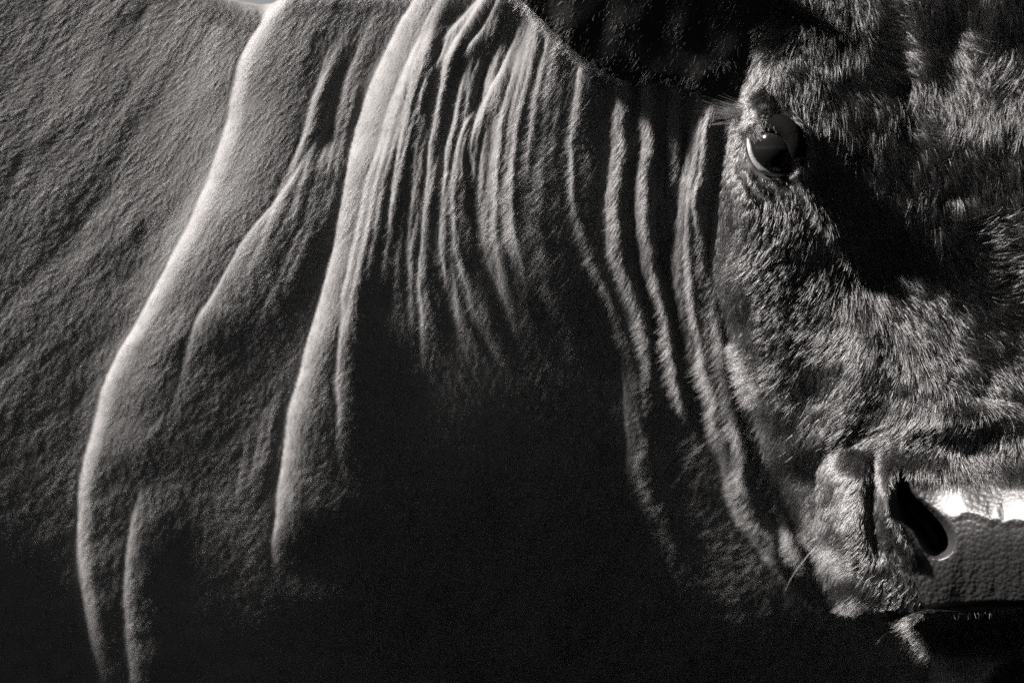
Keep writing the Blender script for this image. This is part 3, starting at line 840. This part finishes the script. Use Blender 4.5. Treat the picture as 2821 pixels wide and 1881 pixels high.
def free_hairs(name, root, direc, length, bend, rad, mat, parent, k=6):
    """loose hairs: roots and directions in design units"""
    t = np.linspace(0, 1, k)[None, :, None]
    d = direc / np.linalg.norm(direc, axis=1, keepdims=True)
    P = root[:, None, :] + d[:, None, :] * (length[:, None, None] * t) + bend[:, None, :] * (length[:, None, None] * t * t)
    x, y, z = W(P[..., 0], P[..., 1], P[..., 2])
    R = np.asarray(rad)[:, None] * S * np.linspace(1, 0.3, k)[None, :]
    o = curves_obj(name, np.stack([x, y, z], -1), R, mat, parent)
    o["kind"] = "stuff"
    return o

if not QUICK:
    n = 16000
    fu = rng.uniform(0, EU - 1.01, n); fv = rng.uniform(0, 1, n) ** 1.3 * (EV - 1.01)
    i0, j0 = fu.astype(int), fv.astype(int); a_, b_ = fu - i0, fv - j0
    def es(A):
        return A[j0, i0] * (1 - a_) * (1 - b_) + A[j0, i0 + 1] * a_ * (1 - b_) + A[j0 + 1, i0] * (1 - a_) * b_ + A[j0 + 1, i0 + 1] * a_ * b_
    root = np.stack([es(EX), es(EY), es(EH + thick * 0.5) - 1], 1)
    dr = np.stack([-0.7 + rng.normal(0, .25, n), 0.45 + rng.normal(0, .3, n), rng.uniform(-0.02, 0.05, n)], 1)
    free_hairs("ear_fur", root, dr, rng.uniform(10, 24, n), rng.normal(0, .12, (n, 3)), rng.uniform(.22, .36, n), DARK, ear)
    n = 2600
    u = rng.uniform(4, EU * 0.52, n); u = u[rng.random(n) < 0.25 + 0.75 * sstep(0.5 + 0.9 * vnoise(u / 3.0, 0 * u))]; n = len(u); i0 = u.astype(int); a_ = u - i0
    root = np.stack([lo[i0, 0] * (1 - a_) + lo[i0 + 1, 0] * a_ + rng.normal(0, 3, n), lo[i0, 1] * (1 - a_) + lo[i0 + 1, 1] * a_ - rng.uniform(0, 10, n), elow[i0] + 8 + rng.normal(0, 5, n)], 1)
    dr = np.stack([-0.75 + rng.normal(0, .3, n), 0.6 + rng.normal(0, .3, n), rng.uniform(-0.1, 0.5, n)], 1)
    free_hairs("ear_fringe", root, dr, rng.uniform(8, 24, n), rng.normal(0, .25, (n, 3)), rng.uniform(.4, .7, n), FRINGE, ear)
    # brow hair hanging over the upper lid
    n = 3800
    arc = catmull([(1700, 296), (1722, 272), (1756, 258), (1796, 260), (1832, 284), (1854, 330), (1852, 390)], 8)
    u_ = rng.uniform(0, len(arc) - 1.01, n); i0 = u_.astype(int); a_ = (u_ - i0)[:, None]
    rt = arc[i0] * (1 - a_) + arc[i0 + 1] * a_ + rng.normal(0, 5, (n, 2))
    root = np.column_stack([rt, sample_grid(H, rt[:, 0], rt[:, 1])])
    inw = np.array([1776.0, 350.0]) - rt; inw /= np.linalg.norm(inw, axis=1, keepdims=True)
    dr = np.column_stack([inw * 0.8 + np.array([0.15, 0.5]) + rng.normal(0, .22, (n, 2)), np.full(n, 0.35)])
    tgt = EYE_C[2] + np.sqrt(np.maximum(EYE_R ** 2 - (rt[:, 0] + inw[:, 0] * 26 - EYE_C[0]) ** 2 - (rt[:, 1] + inw[:, 1] * 26 - EYE_C[1]) ** 2, 0)) + 30
    ln_ = rng.uniform(18, 38, n)
    dr = dr / np.linalg.norm(dr[:, :2], axis=1, keepdims=True)
    dr[:, 2] = np.clip((np.maximum(tgt, root[:, 2] + 4) - root[:, 2]) / 30.0, 0.05, 1.6)
    free_hairs("brow_hair", root, dr, ln_ * np.linalg.norm(dr, axis=1), np.column_stack([rng.normal(0, .12, (n, 2)), -0.15 * np.ones(n)]), rng.uniform(.45, .7, n), FUR, eye_o)
    # lashes standing off the upper lid
    n = 150
    root = np.stack([rng.uniform(1696, 1750, n), 0 * rng.random(n), rng.uniform(70, 112, n)], 1)
    root[:, 1] = 266 - (root[:, 0] - 1700) * 0.12 + rng.normal(0, 7, n)
    dr = np.stack([-1 + rng.normal(0, .1, n), -0.16 + rng.normal(0, .16, n), rng.uniform(0.0, 0.3, n)], 1)
    free_hairs("eyelashes", root, dr, rng.uniform(40, 105, n), rng.normal(0, .06, (n, 3)), rng.uniform(.5, .8, n), SOFT, eye_o)

# ------------------------------------------------------------------ whiskers
WHISK = skin_mat("pale_whisker", (0.22, 0.215, 0.21), 0.35, 0.5, 400, 0.1, 0.0005)
for path in ([(1890, 1226, 240), (1866, 1240, 232), (1846, 1256, 222)], [(1892, 1244, 240), (1866, 1266, 236), (1838, 1300, 228), (1818, 1330, 215), (1804, 1360, 200)],
             [(2006, 1318, 318), (1990, 1324, 330), (1981, 1335, 330), (1976, 1350, 322)], [(2056, 1350, 352), (2048, 1354, 360), (2040, 1358, 362)], [(2080, 1348, 366), (2070, 1356, 374), (2060, 1366, 376)],
             [(2062, 1440, 230), (2040, 1456, 226), (2016, 1480, 214)], [(2398, 1424, 300), (2382, 1440, 312), (2372, 1456, 308)]):
    lift0 = float(sample_grid(H, np.array([float(path[0][0])]), np.array([float(path[0][1])]))[0]) - path[0][2]
    path = [(x, y, h_ + lift0) for x, y, h_ in path]
    tube("whisker", path, [0.9, 0.7, 0.25], WHISK, bull, seg=5)

if not QUICK:
    px, py = scatter(2250000, -420, 2960, -230, 1760)
    area = np.sqrt(1 + sample_grid(HX, px, py) ** 2 + sample_grid(HY, px, py) ** 2)
    seen = (px > -70) & (px < 2420) & (py > -40) & (py < 1620)
    keep = rng.random(len(px)) < np.minimum(area, 2.4) * np.where(seen, 0.42, 0.2)
    px, py = px[keep], py[keep]
    qx = np.where(px > XM, 2 * XM - px, px)
    dh = poly_sdf(HEAD_POLY, qx, py)
    dc = poly_sdf(CHIN_POLY, qx, py)
    dp = poly_sdf(PAD_POLY, qx, py)
    dn = poly_sdf(NOSTRIL, qx, py)
    eye = ((qx - 1768) / 56) ** 2 + ((py - 348) / 62) ** 2
    ok = (py > ytop(qx) + 3) & (dp < np.where(py < 1120, 16.0 * rng.random(len(px)) ** 2, 0.0)) & (dn < -2) & (eye > 1)
    face = ok & ((dh > 1) | (dc > 1))
    neck = ok & ~face & (dh < 0)
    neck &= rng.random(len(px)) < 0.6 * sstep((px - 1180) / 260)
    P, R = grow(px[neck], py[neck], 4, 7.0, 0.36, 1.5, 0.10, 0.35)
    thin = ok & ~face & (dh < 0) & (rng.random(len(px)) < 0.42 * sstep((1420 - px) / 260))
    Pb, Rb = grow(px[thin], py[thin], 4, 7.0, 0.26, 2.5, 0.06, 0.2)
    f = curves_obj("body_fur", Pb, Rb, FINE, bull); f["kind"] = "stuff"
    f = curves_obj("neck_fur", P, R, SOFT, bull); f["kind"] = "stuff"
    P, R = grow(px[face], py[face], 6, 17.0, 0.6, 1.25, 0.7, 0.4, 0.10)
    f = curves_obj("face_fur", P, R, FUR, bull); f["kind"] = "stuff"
